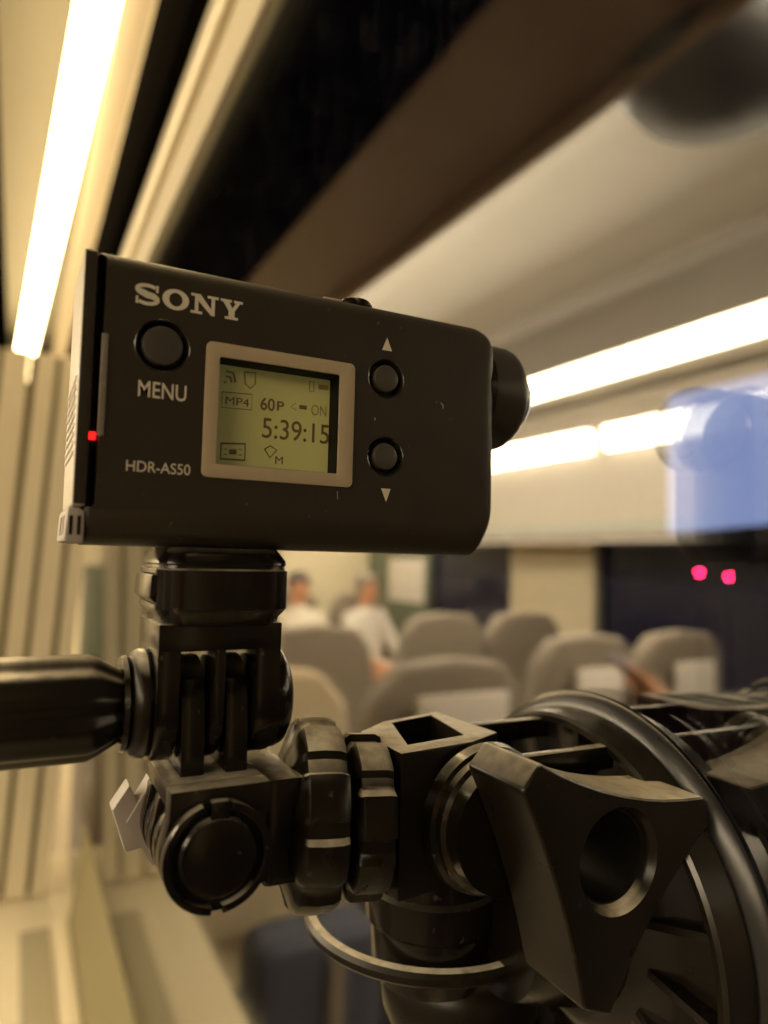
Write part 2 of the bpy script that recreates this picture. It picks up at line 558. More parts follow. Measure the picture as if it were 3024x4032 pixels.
mb('end_cap', box(q3.x - .01, q2.x + .02, q2.y + .002, q2.y + .08, .845, .866, .004), M['cream'], parent=lam)
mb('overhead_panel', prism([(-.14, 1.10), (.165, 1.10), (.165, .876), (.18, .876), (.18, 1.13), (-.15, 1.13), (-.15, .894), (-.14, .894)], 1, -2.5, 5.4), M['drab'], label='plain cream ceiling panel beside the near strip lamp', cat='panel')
rk = thing('luggage_rack', 'dark brown overhead luggage rack panel above this row of seats', 'rack', (-.36, 1, .82))
mb('dark_panel', box(-.34, -.072, -2.5, 5.4, .852, .862), M['darkgap'], parent=rk)
mb('brown_panel', box(-.62, -.341, -2.5, 5.4, .842, .858), M['brown'], parent=rk)
mb('edge_rail', box(-.634, -.621, -2.5, 5.4, .80, .858, .003), M['brown'], parent=rk)
cv = thing('cove_lamp', 'warm strip lamp tucked behind the rack rail washing the ceiling', 'lamp', (-.65, 1, .82))
mb('tube', prism([(-.640, .848), (-.660, .848), (-.660, .868), (-.640, .868)], 1, .2, 5.0), M['lampc'], parent=cv)
# ceiling recess and far lamps
mb('ceiling_trough', prism([(-1.36, .890), (-1.36, .83), (-1.72, .80), (-1.74, .890)], 1, -2.5, 5.4), M['greywall'], label='grey sloped ceiling trough beside the far strip lamp', cat='panel')
fl = thing('aisle_strip_lamp', 'broad bright strip lamp over the aisle, reflected in the window', 'lamp', (-1.86, 1, .8))
mb('diffuser', prism([(-1.745, .845), (-1.965, .79), (-1.965, .815), (-1.745, .858)], 1, 1.38, 5.2), M['lampf'], parent=fl)
mb('end_cap', prism([(-1.745, .845), (-1.965, .785), (-1.965, .815), (-1.745, .858)], 1, 1.33, 1.379), M['greywall'], parent=fl)
rear_fill = thing('aisle_strip_lamp', 'added unseen strip lamp over the aisle, brightening the coach from behind', 'lamp', (-1.86, -.5, .8))  # extra lamp out of view, added for light from behind
mb('diffuser', prism([(-1.745, .845), (-1.965, .79), (-1.965, .815), (-1.745, .858)], 1, -2.4, 1.0), M['lampf'], parent=rear_fill)
for i, (y0, y1) in enumerate(((-2.4, 2.70), (2.82, 4.0), (4.06, 5.2))):
    f2 = thing('wall_strip_lamp', ['first length of narrow strip lamp above the glass shelf, next to the blue glow', 'middle length of narrow strip lamp above the glass shelf', 'last length of narrow strip lamp above the glass shelf, at the end wall'][i], 'lamp', (-2.40, (y0 + y1) / 2, .6), group='strip lamps on the opposite wall')
    mb('diffuser', prism([(-2.385, .70), (-2.405, .585), (-2.43, .585), (-2.43, .70)], 1, y0, y1), M['lampf'], parent=f2)
    mb('housing', prism([(-2.37, .715), (-2.385, .701), (-2.449, .701), (-2.449, .73)], 1, y0, y1), M['greywall'], parent=f2)
# glass shelf on the opposite wall
sh = thing('glass_shelf', 'glass luggage shelf with teal edges on the opposite wall', 'shelf', (-2.3, 1.5, .12))
M['teal'] = mat('teal_glass_edge', (0.25, 0.36, 0.33), 0.15)
mb('edge', box(-2.19, -2.17, -2, 4.2, .165, .180), M['teal'], parent=sh)
mb('edge', box(-2.19, -2.17, -2, 4.2, .10, .118), M['white'], parent=sh)
mb('plate', box(-2.449, -2.191, -2, 4.2, .130, .142), M['pale'], parent=sh)

# window sill with grille and the slanted trim boards at the far end of the window
sl = thing('window_sill', 'cream window sill with perforated strip', 'sill', (.03, .5, -.61))
mb('sill_top', box(-.05, GX - .0005, -1.0, 1.62, -.64, -.612, .003), M['frame'], parent=sl)
mb('grille', box(.036, .080, -1.0, 1.30, -.6115, -.607, .001), M['grille'], parent=sl)
mb('front_rail', box(.083, .106, -1.0, 1.30, -.6115, -.596, .004), M['frame'], parent=sl)
mb('glazing_bead', prism([(.107, -.6115), (.107, -.604), (GX - .0005, -.45), (GX - .0005, -.6115)], 1, -1.0, 1.30), M['olive'], parent=sl)
jb = thing('end_trim', 'slanted upright cream trim boards at the far end of the window', 'trim', (.05, 1.42, -.6))
top = Vector((GX - .001, 1.35, .34)); bot = Vector((.080, 1.42, -.605))
off = 0.0
for wdt, dep in ((.026, 0), (.009, .02), (.034, .0), (.009, .02), (.030, .0), (.012, .02), (.040, .0), (.010, .02), (.16, .0)):  # last wide board added out of view, reflecting brightness onto the fork's sides
    n = bmesh.new()
    vs = []
    for P in (bot, top):
        for dx, dy in ((-off, 0), (-off - wdt + .0005, 0), (-off - wdt + .0005, .03), (-off, .03)):
            vs.append(n.verts.new(P + Vector((dx, dy + dep, 0))))
    for i in range(4):
        n.faces.new((vs[i], vs[(i + 1) % 4], vs[4 + (i + 1) % 4], vs[4 + i]))
    n.faces.new(vs[:4][::-1]); n.faces.new(vs[4:])
    bev(n, .003)
    mb('trim_board' if dep < .015 else 'recess_board', n, M['frame'] if dep < .015 else M['olive'], parent=jb)
    off += wdt
# end wall fittings
dr = thing('end_door', 'dark green door in the end wall', 'door', (-.55, 5.48, FLOOR))
mb('leaf', box(-.85, -.18, 5.47, 5.499, FLOOR, -.10, .004), M['green'], parent=dr)
mb('handle', box(-.80, -.77, 5.44, 5.469, -.45, -.30, .004), M['pale'], parent=dr)
for px, py, m, r, lb in ((492, 2192, 'orange', .045, 'round orange lamp above the green end door'), (452, 2168, 'redsmall', .035, 'small red lamp beside the orange one')):
    p = on(1, px, py, YE - .01)
    mb('door_lamp', lathe((.268 - p.x, YE - .002, p.z), (0, -1, 0), [(0, r), (.012, r), (.02, r * .7), (.022, 0)], 24), M[m], label=lb, cat='lamp')

# seats ---------------------------------------------------------------
def seat_mesh(part):
    if part == 'back':
        prof = [(-.23, 0), (-.235, .40), (-.215, .51), (-.15, .585), (0, .60), (.15, .585), (.215, .51), (.235, .40), (.23, 0)]
        b = prism(prof, 1, -.045, .045, .03, 3)
        for v in b.verts:
            v.co.y += .10 * max(0, v.co.z) ** 1.4 * -1
        return b
    if part == 'cushion':
        return box(-.225, .225, -.0, .47, -.14, .0, .04, 3)
    if part == 'base':
        return box(-.19, .19, .03, .40, -.37, -.141, .01)
    if part == 'arm':
        return box(-.262, -.232, -.02, .36, .16, .20, .012)
    if part == 'cover':
        return box(-.13, .13, -.147, -.135, .43, .55, .004)

SEAT = {}
def seat(x, y, flip, label, group, cover=None, fabric=None):
    e = thing('coach_seat', label, 'seat', (x, y, FLOOR + .37), group)
    if flip:
        e.rotation_euler.z = math.pi
    for p, m in (('back', 'seat'), ('cushion', 'seat'), ('base', 'dirtmetal'), ('arm', 'dirtmetal')):
        if p not in SEAT:
            o = mb({'back': 'backrest', 'cushion': 'cushion', 'base': 'base', 'arm': 'armrest'}[p], seat_mesh(p), M[m])
            SEAT[p] = (o.data, o.location.copy(), o.name)
        else:
            o = D.objects.new({'back': 'backrest', 'cushion': 'cushion', 'base': 'base', 'arm': 'armrest'}[p], SEAT[p][0])
            COL.objects.link(o)
        o.parent = e
        o.location = SEAT[p][1]
        if fabric and p in ('back', 'cushion'):
            o.data = o.data.copy()
            o.data.materials[0] = M[fabric]
    if cover:
        cw, ch, cz = cover
        o = mb('headrest_cover', box(-cw / 2, cw / 2, -.138, -.116, cz, cz + ch, .004), M['white'])
        o.parent = e
    return e

seat(-.24, 1.62, False, 'beige window seat one row ahead beside the sill, fabric lightened as if lit', 'seats of this side', fabric='litseat')
seat(-.75, 1.62, False, 'beige aisle seat with a wide white strip on its back', 'seats of this side', (.26, .085, .435))
seat(-.24, 2.52, False, 'beige window seat two rows ahead', 'seats of this side')
seat(-.75, 2.52, False, 'beige aisle seat two rows ahead without white strip', 'seats of this side')
seat(-1.57, 2.0, False, 'beige seat across the aisle with a square white headrest cover', 'seats across the aisle', (.20, .17, .32))
seat(-2.05, 2.0, False, 'beige seat with square white cover by the opposite window', 'seats across the aisle', (.20, .17, .32))
seat(-1.57, 2.95, False, 'beige seat across the aisle, second row', 'seats across the aisle')
seat(-2.05, 2.95, False, 'beige seat by the opposite window, second row', 'seats across the aisle')
seat(-1.52, 4.85, True, 'beige seat carrying the person in the dark cap', 'seats facing back')
seat(-2.02, 4.75, True, 'beige seat carrying the person in the white shirt', 'seats facing back')

# people (seen small and blurred in the reflection) -------------------
def person(name, label, loc, rotz, shirt, hairm, hands=None, scale=1.0):
    e = thing(name, label, 'person', loc)
    e.rotation_euler.z = rotz
    e.scale = (scale,) * 3
    # seated skeleton, local: origin at seat top, facing +y
    J = {'pel': (0, 0, .10, .15), 'waist': (0, -.02, .25, .13), 'chest': (0, -.03, .42, .155), 'neckb': (0, -.03, .55, .085), 'neck': (0, -.02, .61, .055),
         'jaw': (0, .0, .67, .070), 'head': (0, -.005, .74, .088), 'crown': (0, -.01, .80, .07)}
    E_ = [('pel', 'waist'), ('waist', 'chest'), ('chest', 'neckb'), ('neckb', 'neck'), ('neck', 'jaw'), ('jaw', 'head'), ('head', 'crown')]
    for s, k in ((-1, 'l'), (1, 'r')):
        hd = (hands or {}).get(k, ((s * .24, .12, .22), (s * .12, .33, .14)))
        J['sh' + k] = (s * .17, -.03, .50, .075); J['el' + k] = (*hd[0], .05); J['wr' + k] = (*hd[1], .033)
        J['hip' + k] = (s * .09, .04, .08, .09); J['kn' + k] = (s * .12, .46, .07, .065); J['an' + k] = (s * .12, .48, -.34, .042); J['to' + k] = (s * .13, .62, -.385, .035)
        E_ += [('chest', 'sh' + k), ('sh' + k, 'el' + k), ('el' + k, 'wr' + k), ('pel', 'hip' + k), ('hip' + k, 'kn' + k), ('kn' + k, 'an' + k), ('an' + k, 'to' + k)]
        # hand with five fingers
        w = Vector(hd[1]); d = (w - Vector(hd[0])).normalized()
        side = d.cross(Vector((0, 0, 1))).normalized()
        J['pa' + k] = (*(w + d * .06), .03)
        E_.append(('wr' + k, 'pa' + k))
        for q in range(5):
            o_ = side * (q - 1.8) * .018 * s
            ln = (.05, .075, .085, .078, .06)[q]
            a = w + d * (.075 if q else .03) + o_ * (1.0 if q else 1.4)
            J['fa%d' % q + k] = (*a, .0095)
            J['fb%d' % q + k] = (*(a + d * ln * .6 + o_ * .2), .0085)
            J['fc%d' % q + k] = (*(a + d * ln - Vector((0, 0, .015))), .0075)
            E_ += [('pa' + k, 'fa%d' % q + k), ('fa%d' % q + k, 'fb%d' % q + k), ('fb%d' % q + k, 'fc%d' % q + k)]
    keys = list(J)
    me = D.meshes.new('person')
    me.from_pydata([J[k][:3] for k in keys], [(keys.index(a), keys.index(b)) for a, b in E_], [])
    o = D.objects.new('skin_tmp', me)
    COL.objects.link(o)
    md = o.modifiers.new('s', 'SKIN')
    md.use_smooth_shade = True
    for i, k in enumerate(keys):
        me.skin_vertices[0].data[i].radius = (J[k][3] * (1.0 if k not in ('chest', 'waist', 'pel') else 1.1), J[k][3])
        me.skin_vertices[0].data[i].use_root = (k == 'pel')
    sb = o.modifiers.new('d', 'SUBSURF'); sb.levels = 2; sb.render_levels = 2
    dg = bpy.context.evaluated_depsgraph_get()
    m2 = D.meshes.new_from_object(o.evaluated_get(dg))
    D.objects.remove(o); D.meshes.remove(me)
    m2.materials.clear()
    for m in (M['skin'], shirt, M['trousers']):
        m2.materials.append(m)
    for p in m2.polygons:
        c = p.center
        far_arm = any((c - Vector(J['wr' + k][:3])).length < .13 for k in 'lr')
        p.material_index = 0 if (c.z > .60 or far_arm) else (2 if c.z < .13 and c.y > .02 or c.z < .05 else 1)
        p.use_smooth = True
    b = D.objects.new('body', m2)
    COL.objects.link(b)
    b.parent = e
    # face and hair
    for x in (-.03, .03):
        bm = bmesh.new()
        bmesh.ops.create_uvsphere(bm, u_segments=10, v_segments=8, radius=.010, matrix=Matrix.Translation((x, .083, .745)))
        k = mb('eye', bm, M['hair']); k.parent = e
    nb = lathe((0, .078, .70), (0, .35, 1), [(0, .016), (.02, .013), (.05, .005), (.055, 0)], 10)
    k = mb('nose', nb, M['skin']); k.parent = e
    mo = box(-.025, .025, .078, .086, .682, .690, .003)
    k = mb('mouth', mo, M['skin']); k.parent = e
    hb = bmesh.new()
    bmesh.ops.create_icosphere(hb, subdivisions=3, radius=1, matrix=Matrix.Translation((0, -.022, .775)) @ Matrix.Diagonal((.098, .108, .098, 1)))
    for v in hb.verts:
        if v.co.y > .02 and v.co.z < .79:
            v.co.y = .02
        if v.co.z < .70:
            v.co.z = .70
        v.co += Vector((random.uniform(-1, 1), random.uniform(-1, 1), random.uniform(-1, 1))) * .003
    k = mb('hair', hb, hairm); k.parent = e
    return e

person('person', 'seated person in a dark cap and pale open jacket', (-1.50, 4.66, FLOOR + .37), math.pi, M['shirt'], M['hair'], scale=.86)
person('person', 'seated person in a white shirt beside the notice', (-1.98, 4.55, FLOOR + .37), math.pi * .9, M['white'], M['seat'], scale=.86)
person('person', 'seated person in a lilac shirt with one forearm raised', (-1.42, .74, FLOOR + .49), -.25, M['lilac'], M['hair'],
       hands={'r': ((.30, .22, .22), (.50, .36, .46)), 'l': ((-.24, .12, .22), (-.1, .33, .14))})
seat(-1.50, .66, False, 'beige seat under the person in the lilac shirt', 'seats across the aisle')

person('person', 'photographer in dark clothes sitting behind the phone', (-.16, -.62, FLOOR + .45), -.35, M['trousers'], M['hair'])
seat(-.16, -.66, False, 'beige seat under the photographer', 'seats of this side')
seat(-.68, -.66, False, 'empty beige aisle seat beside the photographer', 'seats of this side')
nt_ = mb('notice_panel', box(WOPP + .001, WOPP + .02, 4.55, 5.1, -.33, .0, .004), M['white'], label='white notice panel on the opposite wall near the end', cat='notice')
bg = thing('travel_bag', 'dark blue soft travel bag standing on the floor behind the lightened window seat', 'bag', (-.30, 1.32, -1.0))
bb = box(-.42, -.16, 1.26, 1.38, FLOOR + .001, -.70, .05, 3)
mb('sack', bb, M['navy'], parent=bg)
mb('strap', box(-.33, -.30, 1.245, 1.259, -1.10, -.74, .004), M['seat'], parent=bg)
db = mb('dark_blur_dome', lathe((-.78, .77, CEIL + .03), (0, 0, -1), [(0, .19), (.04, .185), (.09, .15), (.12, .08), (.13, 0)], 40), M['dirtmetal'], label='made-up dark grey dome on the ceiling, standing in for an unidentified dark blur', cat='dome')  # invented shape that makes the dark blur mirrored at the upper right

# outside in the night --------------------------------------------------
for px, py, tall in ((2755, 2255, 1), (2870, 2270, 1)):
    p = ray(px, py) * 20
    sg = thing('signal_light', 'red signal light shining outside in the dark', 'signal light', (p.x, p.y, -4.0), group='red signal lights outside')
    mb('lens', lathe((p.x, p.y, p.z), (-.78, -.62, 0), [(0, .055), (.03, .05), (.045, .03), (.05, 0)], 20), M['red'], parent=sg)
    mb('hood', lathe((p.x, p.y, p.z), (-.78, -.62, 0), [(-.12, .10), (-.005, .11), (-.005, .07), (-.10, .065)], 20, caps=False), M['deep'], parent=sg)
    mb('post', box(p.x + .1, p.x + .18, p.y + .06, p.y + .14, -4.0, p.z + .1, .01), M['deep'], parent=sg)
bl = thing('added_blue_board', 'made-up glowing blue board outside, giving the blue patch in the glass', 'board', (9, 6, -4))  # no such board known; added to make the blue patch in the glass
c0 = ray(2640, 1560) * 10; c1 = ray(3300, 1400) * 10
pt = [c0, Vector((c1.x, c1.y, c1.z)), ray(3300, 2040) * 10, ray(2640, 2100) * 10]
n = bmesh.new()
nrm = (pt[1] - pt[0]).cross(pt[3] - pt[0]).normalized() * .1
v0 = [n.verts.new(p) for p in pt]; v1 = [n.verts.new(p + nrm) for p in pt]
n.faces.new(v0); n.faces.new(v1[::-1])
for i in range(4):
    n.faces.new((v0[i], v0[(i + 1) % 4], v1[(i + 1) % 4], v1[i]))
mb('face', n, M['blue'], parent=bl)
for k in (.62, .92):
    q = pt[3].lerp(pt[2], k)
    mb('post', box(q.x - .08, q.x + .08, q.y - .08, q.y + .08, -4, q.z - .01), M['deep'], parent=bl)
mb('ground', box(-60, 90, -60, 120, -4.2, -4.0), mat('night_ballast', (.05, .05, .05), .9, noise=.4, nscale=3), kind='structure')

# =================================================================== THE ACTION CAMERA (millimetres)
OX, OY, OZ = 9.31, 118.1, 1.06
ac = thing('action_camera', 'black action camera with small square screen standing on the suction mount', 'camera', (OX * .001 + .0385, OY * .001 + .012, OZ * .001))
L_, WD, HT = 77.0, 24.2, 47.0

def section(y0, y1, z0, z1, rt, rb, n=8):
    pts = []
    for cy_, cz, a, r in ((y1 - rt, z1 - rt, 0, rt), (y0 + rt, z1 - rt, 90, rt), (y0 + rb, z0 + rb, 180, rb), (y1 - rb, z0 + rb, 270, rb)):
        for i in range(n + 1):
            t = rad(a + 90 * i / n)
            pts.append((cy_ + r * math.cos(t), cz + r * math.sin(t)))
    return pts

stations = []
for x, e in ((0.0, .5), (.15, .2), (.5, 0)):
    stations.append((x, e, HT - e, e))
stations.append((30, 0, HT, 0)); stations.append((60, 0, HT, 0))
RT, RB, RY = 5.5, 4.2, 2.2
for i in range(0, 11):
    t = rad(90 * i / 10)
    x = L_ - RT + RT * math.sin(t)
    zt = HT - RT * (1 - math.cos(t))
    def rr(x, R_):
        q = max(0, x - (L_ - R_)) / R_
        return R_ * (1 - math.sqrt(max(0, 1 - min(1, q) ** 2)))
    zt = HT - rr(x, RT) * .8
    zb = max(0.0, (x - (L_ - 2.8)) / 2.8) * 4.4
    ey = rr(x, RY)
    stations.append((x, ey, zt, zb))
bm = bmesh.new()
rings = []
for x, ey, zt, zb in stations:
    rings.append([bm.verts.new((OX + x, OY + y, OZ + z)) for y, z in section(ey, WD - ey, zb, zt, 3.2, 6.0)])
for A, B in zip(rings, rings[1:]):
    k = len(A)
    for i in range(k):
        bm.faces.new((A[i], A[(i + 1) % k], B[(i + 1) % k], B[i]))
bm.faces.new(rings[0][::-1]); bm.faces.new(rings[-1])
def lx(x): return OX + x
def lz(z): return OZ + z
BEZ = (17.3, 44.7, 11.7, 34.6); INN = (19.6, 41.7, 14.0, 32.2)
BTN = ((10.25, 32.6, 3.95, 3.3), (51.3, 32.9, 3.35, 2.6), (51.5, 18.05, 3.35, 2.6))
cutters = [prism(rrect(lx(INN[0]), lx(INN[1]), lz(INN[2]), lz(INN[3]), .4), 1, OY - 2, OY + 4.6)]
for cx, cz, r1, r2 in BTN:
    cutters.append(lathe((lx(cx), OY - 1, lz(cz)), (0, 1, 0), [(0, r1 + .75), (1.0, r1 + .45), (1.9, r1 - .20), (3.2, r1 - .25)], 40))
cutters.append(prism(rrect(lx(-3), lx(1.25), lz(5.8), lz(46.2), .8), 1, OY - 2.0, OY + 22.0))
bm = cut(bm, cutters)
build('body', bm, M['body'], ac, smooth=38)

# screen: frame, recessed display
bez = build('screen_bezel', prism(rrect(lx(BEZ[0]), lx(BEZ[1]), lz(BEZ[2]), lz(BEZ[3]), 1.0), 1, OY - .32, OY + .25, .12, 2, holes=[rrect(lx(INN[0]), lx(INN[1]), lz(INN[2]), lz(INN[3]), .35)]), M['bezel'], ac)
build('screen_well', prism(rrect(lx(INN[0]) - .02, lx(INN[1]) + .02, lz(INN[2]) - .02, lz(INN[3]) + .02, .4), 1, OY + .3, OY + 4.55, 0, holes=[rrect(lx(INN[0]) + .12, lx(INN[1]) - .12, lz(INN[2]) + .12, lz(INN[3]) - .12, .3)]), M['deep'], ac)
YS = OY + 4.1
lcd = build('display', box(lx(INN[0]) + .1, lx(INN[1]) - .1, YS, YS + .35, lz(INN[2]) + .1, lz(INN[3]) - .1), M['lcd'], ac)
def scr(px, py):
    p = on(1, px, py, YS)
    return p.x, p.z
def zoomp(x, y):               # a point read off an enlarged crop of the screen
    return scr(750 + x * .42194, 1300 + y * .42194)
def lcd_text(s, a, b, h, bold=0.0, m='ink', name='digits'):
    (x0, z0), (x1, z1) = zoomp(*a), zoomp(*b)
    hh = zoomp(a[0], a[1] - h)[1] - z0
    bm = text_bm(s, x0, x1, (z0 + z1) / 2, hh, YS - .01, .05, bold)
    return build(name, bm, M[m], lcd, smooth=0)
lcd_text('5:39:15', (665, 1010), (1290, 1060), 190, .004)
lcd_text('60', (650, 745), (785, 758), 120, .02)
lcd_text('P', (805, 750), (872, 757), 90, .02)
lcd_text('MP4', (325, 695), (545, 712), 75, .0, 'ink', 'format_text')
lcd_text('ON', (1125, 795), (1265, 805), 100, 0.0, 'inkfaint', 'mode_text')
lcd_text('M', (790, 1245), (860, 1252), 70, .0, 'ink', 'size_letter')
def icon(name, polys, m='ink', w=None):
    b = None
    for p in polys:
        q = [zoomp(*c) for c in p]
        b = stroke(q, w, YS - .01, .05, b)
    return build(name, b, M[m], lcd, smooth=0)
icon('format_frame', [[(295, 575), (575, 600), (570, 745), (290, 720), (295, 575)]], 'ink', .14)
icon('film_icon', [[(285, 1055), (510, 1062), (505, 1215), (280, 1200), (285, 1055)]], 'ink', .34)
icon('film_icon', [[(360, 1135), (430, 1137)]], 'ink', .9)
icon('film_icon', [[(310, 1110), (340, 1111)], [(310, 1160), (340, 1161)], [(450, 1112), (480, 1113)], [(450, 1165), (480, 1166)]], 'inkfaint', .25)
icon('angle_icon', [[(690, 1110), (745, 1080), (805, 1120), (740, 1190), (690, 1110)]], 'ink', .24)
icon('wireless_icon', [[(310, 490), (330, 480)], [(330, 380), (400, 400), (420, 490)], [(330, 430), (370, 440), (385, 490)]], 'inkfaint', .38)
icon('shield_icon', [[(505, 390), (605, 400), (605, 500), (560, 545), (510, 500), (505, 390)]], 'inkfaint', .3)
icon('shake_icon', [[(985, 680), (935, 715), (985, 745)]], 'inkfaint', .2)
icon('shake_icon', [[(1015, 715), (1085, 725)]], 'ink', .75)
icon('battery_icon', [[(1110, 480), (1110, 570), (1150, 575), (1150, 480), (1110, 480)]], 'inkfaint', .2)
icon('battery_icon', [[(1195, 530), (1285, 540)]], 'inkfaint', .9)

# buttons
for cx, cz, r1, r2 in BTN:
    build('button', lathe((lx(cx), OY - .35, lz(cz)), (0, 1, 0), [(0.14, 0), (.0, r2 - .55), (.10, r2 - .2), (.35, r2 - .05), (2.4, r2 - .05)], 40), M['cap'], ac)
    build('button_ring', lathe((lx(cx), OY - .02, lz(cz)), (0, 1, 0), [(0, r1 + .52), (-.05, r1 + .40), (.0, r1 + .28), (.75, r1 - .18), (1.3, r1 - .26), (1.3, r1 - .22), (.8, r1 - .12), (.1, r1 + .40)], 40, caps=False), M['ringblk'], ac)

# lettering
yp = OY - .01
build('menu_lettering', text_bm('MENU', lx(6.75), lx(14.35), lz(23.85), 2.65, yp, .03, .006), M['print'], ac, smooth=0)
build('model_lettering', text_bm('HDR-AS50', lx(5.5), lx(15.5), lz(11.75), 1.75, yp, .03, .0), M['print'], ac, smooth=0)
def tri(pts):
    return prism([(lx(a), lz(b)) for a, b in pts], 1, yp - .03, yp)
build('up_mark', tri([(51.3, 40.8), (50.3, 38.3), (52.4, 38.3)]), M['print'], ac)
build('down_mark', tri([(50.8, 12.0), (52.8, 12.0), (51.9, 9.5)]), M['print'], ac)
# slab-serif maker's name, one letter per mesh
def place(x, z): return (lx(5.45 + x), lz(38.95 + z))
def letter(polys, strokes=()):
    b = None
    for p in polys:
        b = prism([place(*q) for q in p], 1, yp - .03, yp, bm=b)
    for pts, w in strokes:
        b = stroke([place(*q) for q in pts], w, yp, .036, b)
    build('logo_letter', b, M['print'], ac, smooth=0)
Hh = 3.35
S = []
ws = []
for i in range(25):
    t = i / 24
    if t < .5:
        a = rad(35 + 235 * (t / .5)); cx, cz, rx, rz = 2.0, Hh * .745, 1.52, Hh * .20
        S.append((cx + rx * math.cos(a), cz + rz * math.sin(a)))
    else:
        a = rad(90 - 235 * ((t - .5) / .5)); cx, cz, rx, rz = 2.05, Hh * .265, 1.58, Hh * .215
        S.append((cx + rx * math.cos(a), cz + rz * math.sin(a)))
    ws.append(.55 + .55 * math.exp(-((t - .5) / .2) ** 2))
letter([[(3.35, Hh), (3.75, Hh), (3.75, Hh * .66), (3.35, Hh * .66)], [(.28, 0), (.66, 0), (.66, Hh * .36), (.28, Hh * .36)]], [(S, ws)])
ring_o = [(6.55 + 2.15 * math.cos(2 * math.pi * i / 40), Hh / 2 + (Hh / 2 + .06) * math.sin(2 * math.pi * i / 40)) for i in range(40)]
ring_i = [(6.55 + 1.08 * math.cos(2 * math.pi * i / 40), Hh / 2 + (Hh / 2 - .52) * math.sin(2 * math.pi * i / 40)) for i in range(40)]
build('logo_letter', prism([place(*q) for q in ring_o], 1, yp - .03, yp, holes=[[place(*q) for q in ring_i]]), M['print'], ac, smooth=0)
s = .42
letter([[(9.0, 0), (10.9, 0), (10.9, s), (10.25, s), (10.25, Hh - 1.15), (12.45, 0), (13.0, 0), (13.0, Hh - s), (13.6, Hh - s), (13.6, Hh), (11.75, Hh), (11.75, Hh - s),
         (12.4, Hh - s), (12.4, 1.05), (10.55, Hh), (9.0, Hh), (9.0, Hh - s), (9.65, Hh - s), (9.65, s), (9.0, s)]])
letter([[(13.95, Hh), (13.95, Hh - s), (14.35, Hh - s), (15.35, Hh * .43), (15.35, s), (14.75, s), (14.75, 0), (17.0, 0), (17.0, s), (16.4, s), (16.4, Hh * .43), (17.3, Hh - s), (17.75, Hh - s), (17.75, Hh), (16.25, Hh), (16.25, Hh - s), (16.6, Hh - s), (15.98, Hh * .58), (15.42, Hh - s), (15.85, Hh - s), (15.85, Hh)]])
# scuffs on the shell
def scuff(pts, w):
    b = stroke([(lx(a), lz(c)) for a, c in pts], w, yp, .02)
    build('scuff', b, M['pale'], ac, smooth=0)
scuff([(41.9, 10.9), (42.0, 9.4)], .12)
scuff([(63.4, 29.8), (64.0, 29.4), (64.1, 28.6)], [.1, .3, .12])
scuff([(49.1, 25.2), (49.2, 24.7)], .22)
# lens barrel
LC = (OY + 12.1, OZ + 35.2)
lb = build('lens_barrel', lathe((lx(74.5), *LC), (1, 0, 0), [(0, 0), (0, 11.6), (9.6, 11.6), (11.0, 11.2), (12.2, 10.2), (12.8, 8.8), (12.8, 7.9), (12.0, 7.6), (11.6, 0)], 64), M['body'], ac)
build('lens_glass', lathe((lx(86.0), *LC), (1, 0, 0), [(0, 0), (0, 7.5), (1.2, 8.2), (2.6, 8.0), (4.6, 6.4), (5.8, 3.6), (6.2, 0)], 48), M['lensglass'], lb)
build('front_ring', lathe((lx(74.2), *LC), (1, 0, 0), [(1.0, 11.65), (1.0, 11.95), (3.2, 11.95), (3.4, 11.62)], 64, caps=False), M['black'], lb)
# record button and port lid on top
build('record_button', lathe((lx(48.5), OY + 9, OZ + HT - .1), (0, 0, 1), [(0, 0), (0, 3.6), (2.2, 3.5), (3.0, 2.9), (3.2, 0)], 36), M['black'], ac)
build('top_display_cap', box(lx(40.4), lx(44.2), OY + 5.5, OY + 14, OZ + HT - .2, OZ + HT + 1.6, .25), M['pale'], ac)
# rear cover with its gap, strip of light inside, latch and foot
build('dark_side_face', box(lx(-1.9), lx(-.2), OY + .45, OY + .69, lz(6.2), lz(46.2), .08), M['body'], ac)  # added dark face; keeps the lightened cover's near side dark
bc = build('back_cover', prism(rrect(lx(-2.1), lx(-.1), lz(5.9), lz(46.6), .4), 1, OY + .7, OY + 24.0, .35, 2), M['grey'], ac)
for i in range(9):
    build('grip_ridge', box(lx(-2.35), lx(-2.05), OY + 3, OY + 21, lz(14 + i * 1.5), lz(14.7 + i * 1.5), .08, 1), M['grey'], bc)
build('hinge_spine', box(lx(-.09), lx(1.2), OY + 3.0, OY + 21.8, lz(6), lz(45.9), .1), M['deep'], ac)
build('status_light', box(lx(.05), lx(1.0), OY + 2.2, OY + 2.9, lz(16.6), lz(17.8), .1), M['led'], ac)
build('latch', box(lx(1.0), lx(2.0), OY - .3, OY + .6, lz(16.8), lz(33.2), .25), M['latchgrey'], ac)
ft = prism([(lx(-2.9), lz(.4)), (lx(-.05), lz(.1)), (lx(-.05), lz(5.2)), (lx(-1.0), lz(5.6)), (lx(-2.6), lz(5.6))], 1, OY + 1.0, OY + 23, .4, 2)
ft = cut(ft, [box(lx(-6), lx(-2.3), OY + 5 + k * 7, OY + 9 + k * 7, lz(1.4), lz(4.6)) for k in range(2)])
fo = build('rear_foot', ft, M['pale'], ac)
for k in range(2):
    build('slot', box(lx(-2.3 + k * 1.15), lx(-1.7 + k * 1.15), OY + .96, OY + 1.2, lz(1.4), lz(4.4), .1), M['deep'], fo)

